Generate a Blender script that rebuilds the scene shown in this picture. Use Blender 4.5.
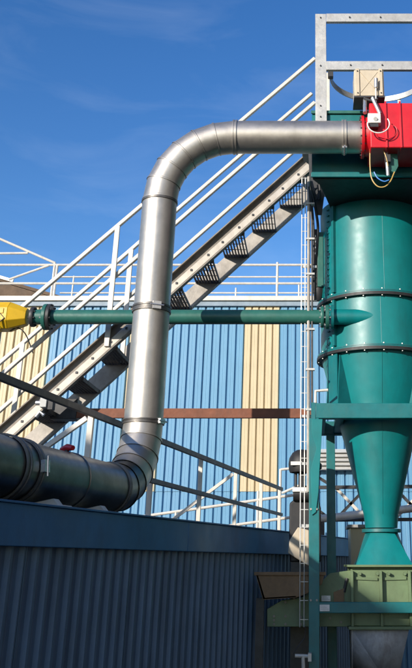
import bpy, math, random
from mathutils import Vector, Matrix
random.seed(7)
R = math.radians
V = Vector
scn = bpy.context.scene
for o in list(bpy.data.objects): bpy.data.objects.remove(o)
C = scn.collection

# ------------------------------------------------------------------ camera
EYE = 1.7
F_PX, PPX, PPY = 850.0, 312.0, 215.0           # focal length and principal point in photo pixels (412 x 668)
TILT = math.atan(348.0 / 850.0)
cam = bpy.data.cameras.new('camera'); camo = bpy.data.objects.new('camera', cam); C.objects.link(camo)
camo.location = (0, 0, EYE); camo.rotation_euler = (math.pi / 2 + TILT, 0, 0)
cam.sensor_fit = 'HORIZONTAL'; cam.sensor_width = 36; cam.lens = F_PX / 412 * 36
cam.shift_x = (206 - PPX) / 412; cam.shift_y = (PPY - 334) / 412
cam.clip_start = .05; cam.clip_end = 3000
scn.camera = camo

# ------------------------------------------------------------------ sky, sun, exposure
SUN_EL, SUN_AZ = R(16.5), R(35)                  # sun low, behind the viewer and to the left
to_sun = V((-math.sin(SUN_AZ) * math.cos(SUN_EL), -math.cos(SUN_AZ) * math.cos(SUN_EL), math.sin(SUN_EL)))
w = bpy.data.worlds.new('World'); scn.world = w; w.use_nodes = True
nt = w.node_tree; nt.nodes.clear()
out = nt.nodes.new('ShaderNodeOutputWorld'); bg = nt.nodes.new('ShaderNodeBackground')
sky = nt.nodes.new('ShaderNodeTexSky'); sky.sky_type = 'NISHITA'; sky.sun_disc = False
sky.sun_elevation = SUN_EL; sky.sun_rotation = math.atan2(to_sun.x, to_sun.y)
sky.altitude = 0; sky.air_density = 1.0; sky.dust_density = .3; sky.ozone_density = 2.0
bg.inputs['Strength'].default_value = .135
# thin streaks of cirrus
tc = nt.nodes.new('ShaderNodeTexCoord'); mp = nt.nodes.new('ShaderNodeMapping')
mp.inputs['Scale'].default_value = (3.0, 3.0, 11.0); mp.inputs['Rotation'].default_value = (0, R(14), 0)
nz = nt.nodes.new('ShaderNodeTexNoise'); nz.inputs['Scale'].default_value = 1.6; nz.inputs['Detail'].default_value = 7; nz.inputs['Roughness'].default_value = .55; nz.inputs['Distortion'].default_value = .6
rp = nt.nodes.new('ShaderNodeValToRGB'); rp.color_ramp.elements[0].position = .48; rp.color_ramp.elements[1].position = .86
rp.color_ramp.elements[1].color = (.075, .075, .075, 1)
mx = nt.nodes.new('ShaderNodeMix'); mx.data_type = 'RGBA'; mx.inputs[7].default_value = (6.5, 7.2, 8.0, 1)
L = nt.links.new
L(tc.outputs['Generated'], mp.inputs[0]); L(mp.outputs[0], nz.inputs[0]); L(nz.outputs[0], rp.inputs[0]); L(rp.outputs[0], mx.inputs[0])
hs = nt.nodes.new('ShaderNodeHueSaturation'); hs.inputs['Saturation'].default_value = 1.34; hs.inputs['Hue'].default_value = .513; hs.inputs['Value'].default_value = 1.06; L(sky.outputs[0], hs.inputs['Color']); L(hs.outputs[0], mx.inputs[6]); L(mx.outputs[2], bg.inputs[0]); L(bg.outputs[0], out.inputs[0])
sl = bpy.data.lights.new('sun', 'SUN'); sl.energy = 4.0; sl.angle = R(.5); sl.color = (1, .92, .81)
so = bpy.data.objects.new('sun', sl); C.objects.link(so); so.rotation_euler = to_sun.to_track_quat('Z', 'Y').to_euler(); so.location = (-8, -12, 12)
scn.view_settings.view_transform = 'Standard'; scn.view_settings.look = 'None'
scn.view_settings.exposure = .45; scn.view_settings.gamma = 1; scn.view_settings.use_curve_mapping = False
scn.render.resolution_x, scn.render.resolution_y = 632, 1024
scn.render.engine = 'CYCLES'

def P(u, v, d):
    """the point at ground distance d (along Y) seen at photo pixel (u, v)"""
    xc, yc = (u - PPX) / F_PX, -(v - PPY) / F_PX
    dy = math.cos(TILT) - yc * math.sin(TILT); dz = math.sin(TILT) + yc * math.cos(TILT)
    t = d / dy
    return V((xc * t, d, EYE + dz * t))

# ------------------------------------------------------------------ materials
def mat(name, col, rough=.5, metal=0, var=.18, vscale=6, streak=0, dirt=None, dscale=3, damt=.35, bump=.0, bscale=60, rvar=.12, coat=0):
    m = bpy.data.materials.new(name); m.use_nodes = True; t = m.node_tree; b = t.nodes['Principled BSDF']; k = t.links.new
    g = t.nodes.new('ShaderNodeNewGeometry')
    n1 = t.nodes.new('ShaderNodeTexNoise'); n1.inputs['Scale'].default_value = vscale; n1.inputs['Detail'].default_value = 6; n1.inputs['Roughness'].default_value = .65
    k(g.outputs['Position'], n1.inputs[0])
    mix = t.nodes.new('ShaderNodeMix'); mix.data_type = 'RGBA'
    mix.inputs[6].default_value = (*[c * (1 - var) for c in col], 1); mix.inputs[7].default_value = (*[min(1, c * (1 + var)) for c in col], 1)
    r1 = t.nodes.new('ShaderNodeMapRange'); r1.inputs[1].default_value = .3; r1.inputs[2].default_value = .7
    k(n1.outputs[0], r1.inputs[0]); k(r1.outputs[0], mix.inputs[0]); colout = mix.outputs[2]
    if dirt:
        ma = t.nodes.new('ShaderNodeMapping'); ma.inputs['Scale'].default_value = (1, 1, 1 - .88 * streak)
        n2 = t.nodes.new('ShaderNodeTexNoise'); n2.inputs['Scale'].default_value = dscale; n2.inputs['Detail'].default_value = 8; n2.inputs['Roughness'].default_value = .7
        k(g.outputs['Position'], ma.inputs[0]); k(ma.outputs[0], n2.inputs[0])
        r2 = t.nodes.new('ShaderNodeMapRange'); r2.inputs[1].default_value = .48; r2.inputs[2].default_value = .74; r2.inputs[4].default_value = damt
        k(n2.outputs[0], r2.inputs[0])
        m2 = t.nodes.new('ShaderNodeMix'); m2.data_type = 'RGBA'; m2.inputs[7].default_value = (*dirt, 1)
        k(r2.outputs[0], m2.inputs[0]); k(colout, m2.inputs[6]); colout = m2.outputs[2]
    k(colout, b.inputs['Base Color'])
    r3 = t.nodes.new('ShaderNodeMapRange'); r3.inputs[3].default_value = max(.05, rough - rvar); r3.inputs[4].default_value = min(1, rough + rvar)
    n3 = t.nodes.new('ShaderNodeTexNoise'); n3.inputs['Scale'].default_value = vscale * 2.3; n3.inputs['Detail'].default_value = 5
    k(g.outputs['Position'], n3.inputs[0]); k(n3.outputs[0], r3.inputs[0]); k(r3.outputs[0], b.inputs['Roughness'])
    b.inputs['Metallic'].default_value = metal
    if coat: b.inputs['Coat Weight'].default_value = coat; b.inputs['Coat Roughness'].default_value = .12
    if bump:
        bp = t.nodes.new('ShaderNodeBump'); bp.inputs['Strength'].default_value = bump; bp.inputs['Distance'].default_value = .01
        n4 = t.nodes.new('ShaderNodeTexNoise'); n4.inputs['Scale'].default_value = bscale; n4.inputs['Detail'].default_value = 4
        k(g.outputs['Position'], n4.inputs[0]); k(n4.outputs[0], bp.inputs['Height']); k(bp.outputs[0], b.inputs['Normal'])
    return m

GALV = mat('spiral_galvanised', (.52, .48, .425), .46, .88, .12, 7, 1, (.26, .23, .19), 6, .4, .08, 9, .09)
DUCTD = mat('shade_dark_galvanised', (.17, .175, .17), .36, 1, .2, 7, .3, (.09, .09, .085), 6, .6, .1, 12, .1)  # darker copy of GALV: shade on the lower run put into the colour
BAND = mat('dull_band_steel', (.16, .15, .14), .5, .8, .25, 20)
STEEL = mat('galvanised_section', (.50, .49, .46), .5, .55, .14, 14, .6, (.33, .30, .26), 9, .35, .1, 40)
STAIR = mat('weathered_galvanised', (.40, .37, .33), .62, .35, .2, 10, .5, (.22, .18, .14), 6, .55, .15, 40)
STAIRD = mat('dark_stringer_web', (.27, .24, .205), .7, .2, .25, 10, .5, (.12, .1, .08), 6, .6)  # darker tone than STAIR, for the near stringer web and plate bolts
STRIP = mat('pale_edge_strip', (.56, .51, .44), .55, .2, .12, 10, .5, (.33, .28, .22), 7, .5)
GRATE = mat('shade_dark_grating', (.16, .145, .13), .7, .3, .3, 12)  # darker than STAIR: the shade on the treads is put into the colour
RAIL = mat('pale_rail_paint', (.66, .62, .55), .5, .15, .1, 12, .6, (.36, .30, .22), 8, .35)
TEAL = mat('teal_gloss_paint', (.0, .185, .19), .42, 0, .10, 5, .9, (.006, .10, .105), 5, .55, .07, 7, .1)
TEAL2 = mat('teal_frame_paint', (.004, .145, .155), .42, 0, .16, 8, .6, (.05, .12, .10), 7, .4, .08, 30)
PIPE = mat('green_pipe_paint', (.025, .13, .105), .42, 0, .14, 8, .2, (.07, .17, .12), 6, .35, .1, 30)
BLUE = mat('blue_cladding', (.125, .305, .48), .45, 0, .05, 2.5, .9, (.22, .38, .56), 2.2, .3, .03, 14)
BLUE2 = mat('blue_cladding_b', (.135, .32, .49), .45, 0, .05, 2.5, .9, (.07, .21, .41), 2.2, .3, .03, 14)
CREAM = mat('cream_cladding', (.60, .50, .32), .5, 0, .06, 2.5, .9, (.45, .36, .2), 3, .35, .03, 14)
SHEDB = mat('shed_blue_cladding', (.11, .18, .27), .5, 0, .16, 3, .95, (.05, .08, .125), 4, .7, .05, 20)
FASCIA = mat('shed_blue_fascia', (.04, .165, .36), .45, 0, .12, 3, .6, (.035, .085, .17), 4, .6, .05, 16)
RUST = mat('red_oxide_beam', (.20, .065, .03), .65, 0, .25, 9, .3, (.09, .035, .02), 6, .6, .15, 40)
YELL = mat('yellow_paint', (.72, .44, .012), .38, 0, .1, 8, .5, (.3, .17, .02), 9, .45, .05, 30)
RED = mat('red_paint', (.60, .012, .022), .4, 0, .08, 6, .5, (.3, .02, .02), 6, .3, .03, 30)
BEIGE = mat('beige_enclosure', (.55, .47, .35), .5, 0, .1, 8, .6, (.35, .27, .18), 9, .4)
OLIVE = mat('olive_green_paint', (.13, .19, .095), .5, 0, .15, 7, .5, (.07, .08, .04), 8, .5, .06, 30)
BROWN = mat('rusty_brown_plate', (.22, .135, .065), .65, 0, .25, 6, .5, (.09, .06, .04), 5, .6, .1, 30)
HOPPER = mat('worn_grey_plate', (.42, .43, .44), .55, .2, .2, 12, .7, (.14, .12, .1), 9, .75, .12, 40)
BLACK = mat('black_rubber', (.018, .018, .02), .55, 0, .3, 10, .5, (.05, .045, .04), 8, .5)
DARK = mat('dark_steel', (.05, .05, .052), .5, .3, .3, 10)
SILVER = mat('bright_fittings', (.66, .66, .66), .3, .8, .1, 30)
WHITE = mat('white_plastic', (.75, .74, .70), .45, 0, .08, 20, .5, (.4, .38, .33), 20, .4)
GREYP = mat('pale_grey_louvre', (.52, .52, .5), .6, 0, .1, 6, .6, (.3, .3, .28), 6, .4)
WOOD = mat('brown_roof_boards', (.10, .062, .036), .75, 0, .3, 5, .2, (.07, .05, .03), 5, .5, .2, 30)
CONC = mat('concrete_ground', (.075, .073, .07), .85, 0, .2, 1.2, 0, (.045, .043, .04), .6, .5, .25, 30)
ROOF = mat('grey_roof_felt', (.09, .095, .10), .85, 0, .2, 3, 0, (.16, .16, .15), 2, .4, .2, 50)
HOSEB = mat('blue_air_hose', (.05, .22, .6), .4)
HOSEY = mat('tan_air_hose', (.5, .33, .1), .4)
PLASTER = mat('grey_render', (.34, .33, .31), .8, 0, .1, 2, .8, (.22, .21, .2), 2, .5, .1, 30)
GLASS = mat('dark_window_glass', (.03, .035, .04), .1, 0, .1, 3)

# ------------------------------------------------------------------ mesh helpers
class MB:
    def __init__(s): s.v, s.f = [], []
    def add(s, vs, fs):
        b = len(s.v); s.v += [V(p) for p in vs]; s.f += [[i + b for i in f] for f in fs]; return s
    def obox(s, c, ax, h):
        c = V(c); vs = [c + ax[0] * (h[0] * i) + ax[1] * (h[1] * j) + ax[2] * (h[2] * k) for i in (-1, 1) for j in (-1, 1) for k in (-1, 1)]
        return s.add(vs, [(0, 1, 3, 2), (4, 6, 7, 5), (0, 4, 5, 1), (2, 3, 7, 6), (0, 2, 6, 4), (1, 5, 7, 3)])
    def box(s, x0, x1, y0, y1, z0, z1):
        return s.obox(((x0 + x1) / 2, (y0 + y1) / 2, (z0 + z1) / 2), (V((1, 0, 0)), V((0, 1, 0)), V((0, 0, 1))), (abs(x1 - x0) / 2, abs(y1 - y0) / 2, abs(z1 - z0) / 2))
    def bar(s, a, b, w_, h_, up=(0, 0, 1)):
        a, b = V(a), V(b); t = (b - a).normalized(); u = V(up); sd = t.cross(u)
        if sd.length < 1e-4: sd = t.cross(V((0, 1, 0)))
        sd.normalize(); u = sd.cross(t)
        return s.obox((a + b) / 2, (t, sd, u), ((b - a).length / 2, w_ / 2, h_ / 2))
    def prism(s, poly, ext):
        n = len(poly); poly = [V(p) for p in poly]; e = V(ext)
        return s.add(poly + [p + e for p in poly], [list(range(n))[::-1], list(range(n, 2 * n))] + [(i, (i + 1) % n, (i + 1) % n + n, i + n) for i in range(n)])
    def tube(s, pts, r, n=10, cap=True):
        pts = [V(p) for p in pts]; rs = r if isinstance(r, (list, tuple)) else [r] * len(pts)
        tg = [(pts[min(i + 1, len(pts) - 1)] - pts[max(i - 1, 0)]).normalized() for i in range(len(pts))]
        a = tg[0].orthogonal().normalized(); vs = []
        for p, t, q in zip(pts, tg, rs):
            a = (a - t * a.dot(t)).normalized(); b = t.cross(a)
            vs += [p + (a * math.cos(2 * math.pi * j / n) + b * math.sin(2 * math.pi * j / n)) * q for j in range(n)]
        fs = [(i * n + j, i * n + (j + 1) % n, (i + 1) * n + (j + 1) % n, (i + 1) * n + j) for i in range(len(pts) - 1) for j in range(n)]
        if cap: fs += [list(range(n))[::-1], list(range((len(pts) - 1) * n, len(pts) * n))]
        return s.add(vs, fs)
    def hose(s, pts, r, n=8):
        p = [V(q) for q in pts]; p = [p[0] * 2 - p[1]] + p + [p[-1] * 2 - p[-2]]; o = []
        for i in range(1, len(p) - 2):
            for k in range(6):
                t = k / 6; a, b, c, d = p[i - 1:i + 3]
                o.append(.5 * (2 * b + (c - a) * t + (2 * a - 5 * b + 4 * c - d) * t * t + (3 * b - a - 3 * c + d) * t ** 3))
        return s.tube(o + [p[-2]], r, n)
    def lathe(s, prof, c, n=48, axis='z', cap=True):
        c = V(c); vs = []
        for r, z in prof:
            for j in range(n):
                a = 2 * math.pi * j / n; x, y = r * math.cos(a), r * math.sin(a)
                vs.append(c + (V((x, y, z)) if axis == 'z' else V((z, x, y)) if axis == 'x' else V((x, z, y))))
        m = len(prof); fs = [(i * n + j, i * n + (j + 1) % n, (i + 1) * n + (j + 1) % n, (i + 1) * n + j) for i in range(m - 1) for j in range(n)]
        if cap: fs += [list(range(n))[::-1], list(range((m - 1) * n, m * n))]
        return s.add(vs, fs)
    def build(s, name, m, root=None, bevel=0, smooth=35, stuff=False, label=None, base=None):
        org = base if base is not None else (V(root['org']) if root is not None else V((0, 0, 0)))
        me = bpy.data.meshes.new(name); me.from_pydata([p - org for p in s.v], [], s.f); me.update()
        import bmesh
        b = bmesh.new(); b.from_mesh(me); bmesh.ops.recalc_face_normals(b, faces=b.faces); b.to_mesh(me); b.free()
        me.materials.append(m)
        me.polygons.foreach_set('use_smooth', [True] * len(me.polygons)); me.set_sharp_from_angle(angle=R(smooth))
        o = bpy.data.objects.new(name, me); C.objects.link(o)
        if root is not None:
            o.parent = root; o['org'] = list(org); o.location = org - V(root['org'])
        else:
            o.location = org; o['org'] = list(org)
        if bevel:
            mo = o.modifiers.new('bevel', 'BEVEL'); mo.width = bevel; mo.segments = 2; mo.limit_method = 'ANGLE'; mo.angle_limit = R(40)
        if stuff: o['kind'] = 'stuff'
        if label: o['label'] = label
        return o
def thing(name, label, cat, loc, group=None):
    o = bpy.data.objects.new(name, None); C.objects.link(o); o.location = loc; o['org'] = list(loc); o.empty_display_size = .1
    o['label'] = label; o['category'] = cat
    if group: o['group'] = group
    return o
def structure(o): o['kind'] = 'structure'; return o
X3 = (V((1, 0, 0)), V((0, 1, 0)), V((0, 0, 1)))
def Z(e): return EYE + e

def channel(mb, a, b, depth, flange, th, up, face):
    """C section from a to b: web of height depth along 'up', flanges pointing along 'face'"""
    a, b, up, face = V(a), V(b), V(up).normalized(), V(face).normalized(); h = depth / 2
    q = [(-h, 0), (h, 0), (h, flange), (h - th, flange), (h - th, th), (-h + th, th), (-h + th, flange), (-h, flange)]
    return mb.prism([a + up * x + face * y for x, y in q], b - a)

def corrugated(mb, org, dr, nrm, length, z0, z1, pitch, groove, depth, zofs=0):
    """profiled sheet: broad proud pans parted by narrow grooves; runs from org along dr"""
    n = max(1, round(length / pitch)); p = length / n; s = groove * .55
    prof = []
    for i in range(n):
        b = i * p
        prof += [(b, -depth), (b + groove / 2, -depth), (b + groove / 2 + s, 0), (b + p * .5 - .006, 0), (b + p * .5, -.003), (b + p * .5 + .006, 0), (b + p - groove / 2 - s, 0), (b + p - groove / 2, -depth)]
    prof.append((length, -depth))
    org, dr, nrm = V(org), V(dr), V(nrm); vs = []
    for z in (z0, z1):
        vs += [V((org.x, org.y, z)) + dr * x + nrm * y for x, y in prof]
    m = len(prof)
    return mb.add(vs, [(i, i + 1, m + i + 1, m + i) for i in range(m - 1)])

# ================================================================== SETTING
g = MB(); g.add([(-600, -600, 0), (600, -600, 0), (600, 900, 0), (-600, 900, 0)], [(0, 1, 2, 3)])
structure(g.build('ground', CONC))

# ------------------------------------------------------------------ the big clad building behind
WD = 14.0
wh = thing('industrial_building', 'large industrial building clad in blue ribbed sheet with cream vertical stripes', 'building', (-2, WD, 0))
ztop = P(200, 306.5, WD).z; zsplit = P(260, 490, WD).z
MB().box(-9.0, 5.0, WD + .08, WD + 9, 0, ztop).build('wall_core', PLASTER, wh)
MB().box(-9.06, 5.06, WD - .09, WD + 9.05, ztop + .081, ztop + .165).build('coping', RAIL, wh, .008)
MB().box(-9.03, 5.03, WD - .05, WD + 9.02, ztop - .004, ztop + .08).build('gutter', mat('grey_blue_gutter', (.22, .29, .36), .5), wh, .006)
x = -.54 - 1.93 * 4 - .62; i = 0
edges = []
xs = -.54
while xs > -9: xs -= 1.93
while xs < 5:
    for wdt, col in ((.665, BLUE), (.665, BLUE2), (.60, CREAM)):
        edges.append((xs, xs + wdt, col)); xs += wdt
for k, (a, b, col) in enumerate(edges):
    if b < -8.9 or a > 4.9: continue
    if -5.7 < a < -4.9: col = CREAM
    corrugated(MB(), (a + .002, WD, 0), (1, 0, 0), (0, -1, 0), b - a - .004, zsplit - .02, ztop - .005, .123, .016, .034).build('cladding_sheet', col, wh, smooth=20)
    lowc = BLUE2 if col is CREAM else col
    corrugated(MB(), (a + .002, WD + .012, 0), (1, 0, 0), (0, -1, 0), b - a - .004, .02, zsplit, .123, .016, .034).build('cladding_sheet', lowc, wh, smooth=20)
# louvre in the wall, seen under the cyclone
lv = thing('wall_louvre', 'pale grey louvred vent in the blue wall behind the stand', 'vent', P(336, 470, WD - .1))
a, b = P(310, 470, WD - .1), P(356, 449, WD - .1)
MB().box(a.x, b.x, WD - .1, WD - .02, a.z, b.z).build('frame', GREYP, lv, .006)
for q in range(5):
    zz = a.z + (b.z - a.z) * (q + .5) / 5
    MB().obox(((a.x + b.x) / 2, WD - .13, zz), (V((1, 0, 0)), V((0, .8, .6)), V((0, -.6, .8))), ((b.x - a.x) / 2 - .03, .045, .006)).build('slat', GREYP, lv)

# ------------------------------------------------------------------ roof-top railings of the big building
def post_rail(name, label, d, rails, posts, u0, u1, r, ybase, extra=(), cat='railing', m=RAIL, group=None):
    t = thing(name, label, cat, P((u0 + u1) / 2, ybase, d), group)
    for y in rails: MB().tube([P(u0, y, d), P(u1, y, d)], r, 8).build('rail', m, t)
    for u, y in posts: 
        p = P(u, y, d); MB().tube([p, (p.x, p.y, P(u, ybase, d).z)], r, 8).build('post', m, t)
    for q in extra: MB().tube([P(a_, b_, d) for a_, b_ in q], r, 8).build('brace', m, t)
    return t
zr = ztop + .165
yb = 296.5
post_rail('roof_railing', 'thin white roof edge railing with sloping gable bars at left', 14.25, (265, 283.5), ((55, 263), (57.5, 265), (128.5, 265), (277.5, 262.5), (207, 264)), -14, 322, .022, yb,
          (((-16, 232), (55, 263)), ((9, 279.5), (49, 265.5)), ((-16, 253.7), (28, 253.2))))
post_rail('roof_railing', 'fainter second white railing farther back on the flat roof', 17.0, (277, 293), ((74, 276), (148, 276), (236, 288), (299, 285)), 60, 318, .018, 299.5)
# brown gabled roof peeking over the parapet at left
d0 = 15.6
rf = thing('gabled_roof', 'dark brown boarded gable roof rising above the parapet at far left', 'roof', P(0, 300, d0))
p0, p1 = P(-40, 266.5, d0), P(70, 298.5, d0)
slope = (p1 - p0).normalized(); nrm = V((-slope.z, 0, slope.x))
for k in range(9):
    y0 = d0 + k * .42
    MB().obox((p0 + p1) / 2 + V((0, k * .42 + .2, 0)) - nrm * .03, (slope, V((0, 1, 0)), nrm), ((p1 - p0).length / 2, .205, .03)).build('roof_board', WOOD, rf)
MB().prism([p0 - nrm * .07, p1 - nrm * .07, V((p1.x - .15, d0, ztop + .1)), V((p0.x, d0, ztop + .1))], (0, .12, 0)).build('gable', WOOD, rf)
MB().obox(p0.lerp(p1, .33) + V((0, -.03, .0)) + nrm * .012, (slope, V((0, 1, 0)), nrm), ((p1 - p0).length * .16, .02, .028)).build('verge_trim', RAIL, rf)

# ------------------------------------------------------------------ neighbouring hall, outside the picture at left, whose eave shades the low parts
hb = thing('neighbour_hall', 'plain rendered hall standing left of the viewpoint outside the picture', 'building', (-11, -8, 0))
HTOP = EYE + 4.14; HO = V((-8.0, -3.6, 0)); HW = V((0, 1, 0)).normalized(); HN = V((HW.y, -HW.x, 0))   # its eave line runs along HW
def hall(mb, t0, t1, n0, n1, z0, z1):
    return mb.prism([HO + HW * a_ + HN * b_ + V((0, 0, z0)) for a_, b_ in ((t0, n0), (t1, n0), (t1, n1), (t0, n1))], (0, 0, z1 - z0))
hall(MB(), -11, 1.0, -8, -.15, 0, HTOP - .2).build('wall', PLASTER, hb)
hall(MB(), -11.2, 1.2, -8.2, 0, HTOP - .195, HTOP).build('roof', ROOF, hb)
for k in range(4):
    for zz in (.9, 3.4):
        wdo = hall(MB(), -10.2 + k * 2.7, -8.8 + k * 2.7, -.147, -.1, zz, zz + 1.5).build('window', RAIL, hb)
        hall(MB(), -10.13 + k * 2.7, -8.87 + k * 2.7, -.098, -.09, zz + .07, zz + 1.43).build('pane', GLASS, wdo)

yh = thing('dark_blocker', 'unseen dark block added at right to darken reflections and sky fill', 'building', (9, 4, 0))  # unseen block, added to darken the duct's reflections and cut sky fill
MB().box(4.3, 14, -9, 11, 0, 11).build('wall', DARK, yh)
MB().box(4.1, 14.2, -9.2, 11.2, 11.005, 11.2).build('roof', ROOF, yh)
MB().box(4.24, 4.295, 1, 4.5, 0.02, 3.6).build('blocker_door', DARK, yh)

# ------------------------------------------------------------------ low blue shed in front
SD = V((.2845, 1, 0)).normalized(); SN = V((1, -.2845, 0)).normalized()     # along its long wall / out of it
def SW(d, off=0, z=0):
    p = V((-1.394 + .2845 * (d - 4), d, 0)) + SN * off; return V((p.x, p.y, z))
ZS = Z(.248)
sh = thing('low_shed', 'low flat-roofed shed of dark blue corrugated sheet under the lower duct', 'shed', SW(5))
dl, dr_ = 1.2, 13.2
A, B = SW(dl, -.06), SW(dr_, -.06); back = -SN * 6.5
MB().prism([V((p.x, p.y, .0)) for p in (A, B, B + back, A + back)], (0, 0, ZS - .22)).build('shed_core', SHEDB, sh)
A, B = SW(dl, .0), SW(dr_, .0)
MB().prism([V((p.x, p.y, ZS - .215)) for p in (A, B, B + back, A + back)], (0, 0, .19)).build('roof', ROOF, sh)
k = 0; ln = 1.04 * SD.y * 1.0
dcur = dl
while dcur < dr_ - .2:
    o = SW(dcur, .03)
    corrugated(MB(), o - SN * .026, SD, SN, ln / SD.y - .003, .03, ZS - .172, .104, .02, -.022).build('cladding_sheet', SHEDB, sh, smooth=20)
    dcur += ln; k += 1
dcur = dl; 
while dcur < dr_:                                                             # fascia in lengths with lap joints
    e_ = min(dcur + 2.35, dr_)
    a, b = SW(dcur, .055), SW(e_ - .004, .055)
    MB().prism([V((p.x, p.y, ZS - .178)) for p in (a, b, b - SN * .04, a - SN * .04)], (0, 0, .178)).build('fascia', FASCIA, sh, .003)
    MB().prism([V((p.x, p.y, ZS + .001)) for p in (a + SN * .012, b + SN * .012, b - SN * .12, a - SN * .12)], (0, 0, .01)).build('drip_edge', FASCIA, sh, .002)
    dcur = e_

# ================================================================== GALVANISED DUCT
DD = 6.1; DX = P(151, 320, DD).x; RD = .133
zt = P(290, 137.5, DD).z
RE = P(234, 137, DD).x - DX; ze = zt - RE                      # upper bend
zl = Z(.437); RB = .48; zb = zl + RB          # lower bend
duct = thing('galvanised_duct', 'large shiny galvanised round duct bending up from the shed roof to the red valve', 'duct', (DX, DD, ZS))
NS = 40
def ring(c, t, nb, r):
    m = t.cross(nb); return [c + (nb * math.cos(2 * math.pi * j / NS) + m * math.sin(2 * math.pi * j / NS)) * r for j in range(NS)]
def section(name, c0, t0, c1, t1, nb, r0, r1, lip=True, m=GALV, lipw=.022):
    ln_ = (c1 - c0).length; s_ = [(0, 1.035), (lipw / ln_, 1.035), ((lipw + .004) / ln_, 1.0), (1, 1.0)] if lip else [(0, 1), (1, 1)]
    a, b = ring(c0, t0, nb, 1), ring(c1, t1, nb, 1); mb = MB(); vs = []
    for s0, k_ in s_:
        c = c0.lerp(c1, s0); r = (r0 + (r1 - r0) * s0) * k_
        for j in range(NS):
            e = (a[j] - c0).lerp(b[j] - c1, s0); vs.append(c + e * r)
    n = len(s_); mb.add(vs, [(i * NS + j, i * NS + (j + 1) % NS, (i + 1) * NS + (j + 1) % NS, (i + 1) * NS + j) for i in range(n - 1) for j in range(NS)])
    return mb.build(name, m, duct, smooth=40)
def band(c, t, r, wdt=.03, m=BAND, latch=None, ridge=True):
    t = V(t).normalized(); mb = MB(); prof = [(-.5, 1.005), (-.48, 1.075), (-.2, 1.075), (-.15, 1.04), (.15, 1.04), (.2, 1.075), (.48, 1.075), (.5, 1.005)] if ridge else [(-.5, 1.0), (-.45, 1.05), (.45, 1.05), (.5, 1.0)]
    nb = t.orthogonal().normalized(); vs = []
    for s_, k_ in prof: vs += ring(V(c) + t * wdt * s_, t, nb, r * k_)
    n = len(prof); mb.add(vs, [(i * NS + j, i * NS + (j + 1) % NS, (i + 1) * NS + (j + 1) % NS, (i + 1) * NS + j) for i in range(n - 1) for j in range(NS)])
    o = mb.build('clamp_band', m, duct, smooth=40)
    if latch is not None:
        l = V(latch).normalized(); p = V(c) + l * (r * 1.1)
        sd = t.cross(l)
        q = MB(); q.obox(p, (t, l, sd), (wdt * .55, .012, .03)); q.tube([p - sd * .05 + l * .012, p + sd * .05 + l * .012], .006, 8); q.build('latch', SILVER, o)
    return o
ex, ey, ez = V((1, 0, 0)), V((0, 1, 0)), V((0, 0, 1))
xe = DX + RE
xv = P(361, 137, DD).x
xf = P(344, 137, DD).x
section('straight_section', V((xe, DD, zt)), ex, V((xf, DD, zt)), ex, ey, RD, RD, False)
section('straight_section', V((xf, DD, zt)), ex, V((xv, DD, zt)), ex, ey, RD, RD, False)
band((xe + .012, DD, zt), ex, RD, .034, GALV); band((xf, DD, zt), ex, RD, .034, GALV, latch=(0, -.4, -1))
NG = 6; cc = V((xe, DD, ze))
for k in range(NG):
    def pt(q):
        a = R(90) * q / NG; return cc + V((-math.sin(a), 0, math.cos(a))) * RE, V((-math.cos(a), 0, -math.sin(a)))
    c0, t0 = pt(k); c1, t1 = pt(k + 1)
    section('elbow_segment', c1, -t1, c0, -t0, ey, RD, RD, lipw=.012)
zm = P(151, 310, DD).z
section('straight_section', V((DX, DD, zm)), ez, V((DX, DD, ze)), ez, ey, RD, RD, False)
section('straight_section', V((DX, DD, zb)), ez, V((DX, DD, zm)), ez, ey, RD * 1.03, RD * 1.0, False)
band((DX, DD, ze - .01), ez, RD, .02, BAND, ridge=False); band((DX, DD, zm), ez, RD, .05, BAND, latch=(.45, -1, 0)); band((DX, DD, zb), ez, RD * 1.03, .03, BAND, latch=(.9, -.4, 0))
LD = V((-.2, -1, 0)).normalized(); nbL = LD.cross(ez)
cb = V((DX, DD, zb)) + LD * RB
for k in range(NG):
    def pt(q):
        a = R(90) * q / NG; return cb + (-LD * math.cos(a) - ez * math.sin(a)) * RB, (-ez * math.cos(a) + LD * math.sin(a))
    c0, t0 = pt(k); c1, t1 = pt(k + 1); r0 = RD * 1.03 + (.15 - RD * 1.03) * k / NG; r1 = RD * 1.03 + (.15 - RD * 1.03) * (k + 1) / NG
    section('elbow_segment', c1, t1, c0, t0, nbL, r1, r0, True, DUCTD if k > 3 else GALV, .012)
ls = cb - ez * RB
def LP(t): return ls + LD * t
for a, b in ((0, .58), (.58, 1.16), (1.16, 3.2)):
    section('straight_section', LP(a), LD, LP(b), LD, nbL, .15, .15, True, DUCTD, .016)
band(LP(.02), LD, .15, .03, BAND); 
band(LP(1.16), LD, .151, .045, BAND, latch=nbL * -1 + ez * .1); band(LP(1.30), LD, .152, .05, BAND)
# saddles that carry the lower run on the shed roof
for t in (.45, 1.02, 1.75):
    s_ = thing('duct_saddle', ['pale timber saddle under the lower duct next to the bend', 'pale timber saddle under the middle of the lower duct', 'pale timber saddle under the lower duct at the left edge'][(.45, 1.02, 1.75).index(t)], 'support', LP(t) * 1, 'saddles under the duct')
    c = LP(t); zb0, zb1 = ZS - .025, zl - .15 + .01
    MB().obox((c.x, c.y, (zb0 + .05 + zb0) / 2), (nbL, LD, ez), (.24, .05, .025)).build('sleeper', RAIL, s_, .004)
    for sd in (-1, 1):
        MB().prism([c + nbL * sd * .2 + LD * .03 + ez * (zb0 + .05 - c.z), c + nbL * sd * .05 + LD * .03 + ez * (zb0 + .05 - c.z), c + nbL * sd * .05 + LD * .03 + ez * (zb1 - c.z - .014), c + nbL * sd * .17 + LD * .03 + ez * (zb1 - c.z + .008)], -LD * .06).build('chock', RAIL, s_)
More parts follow.
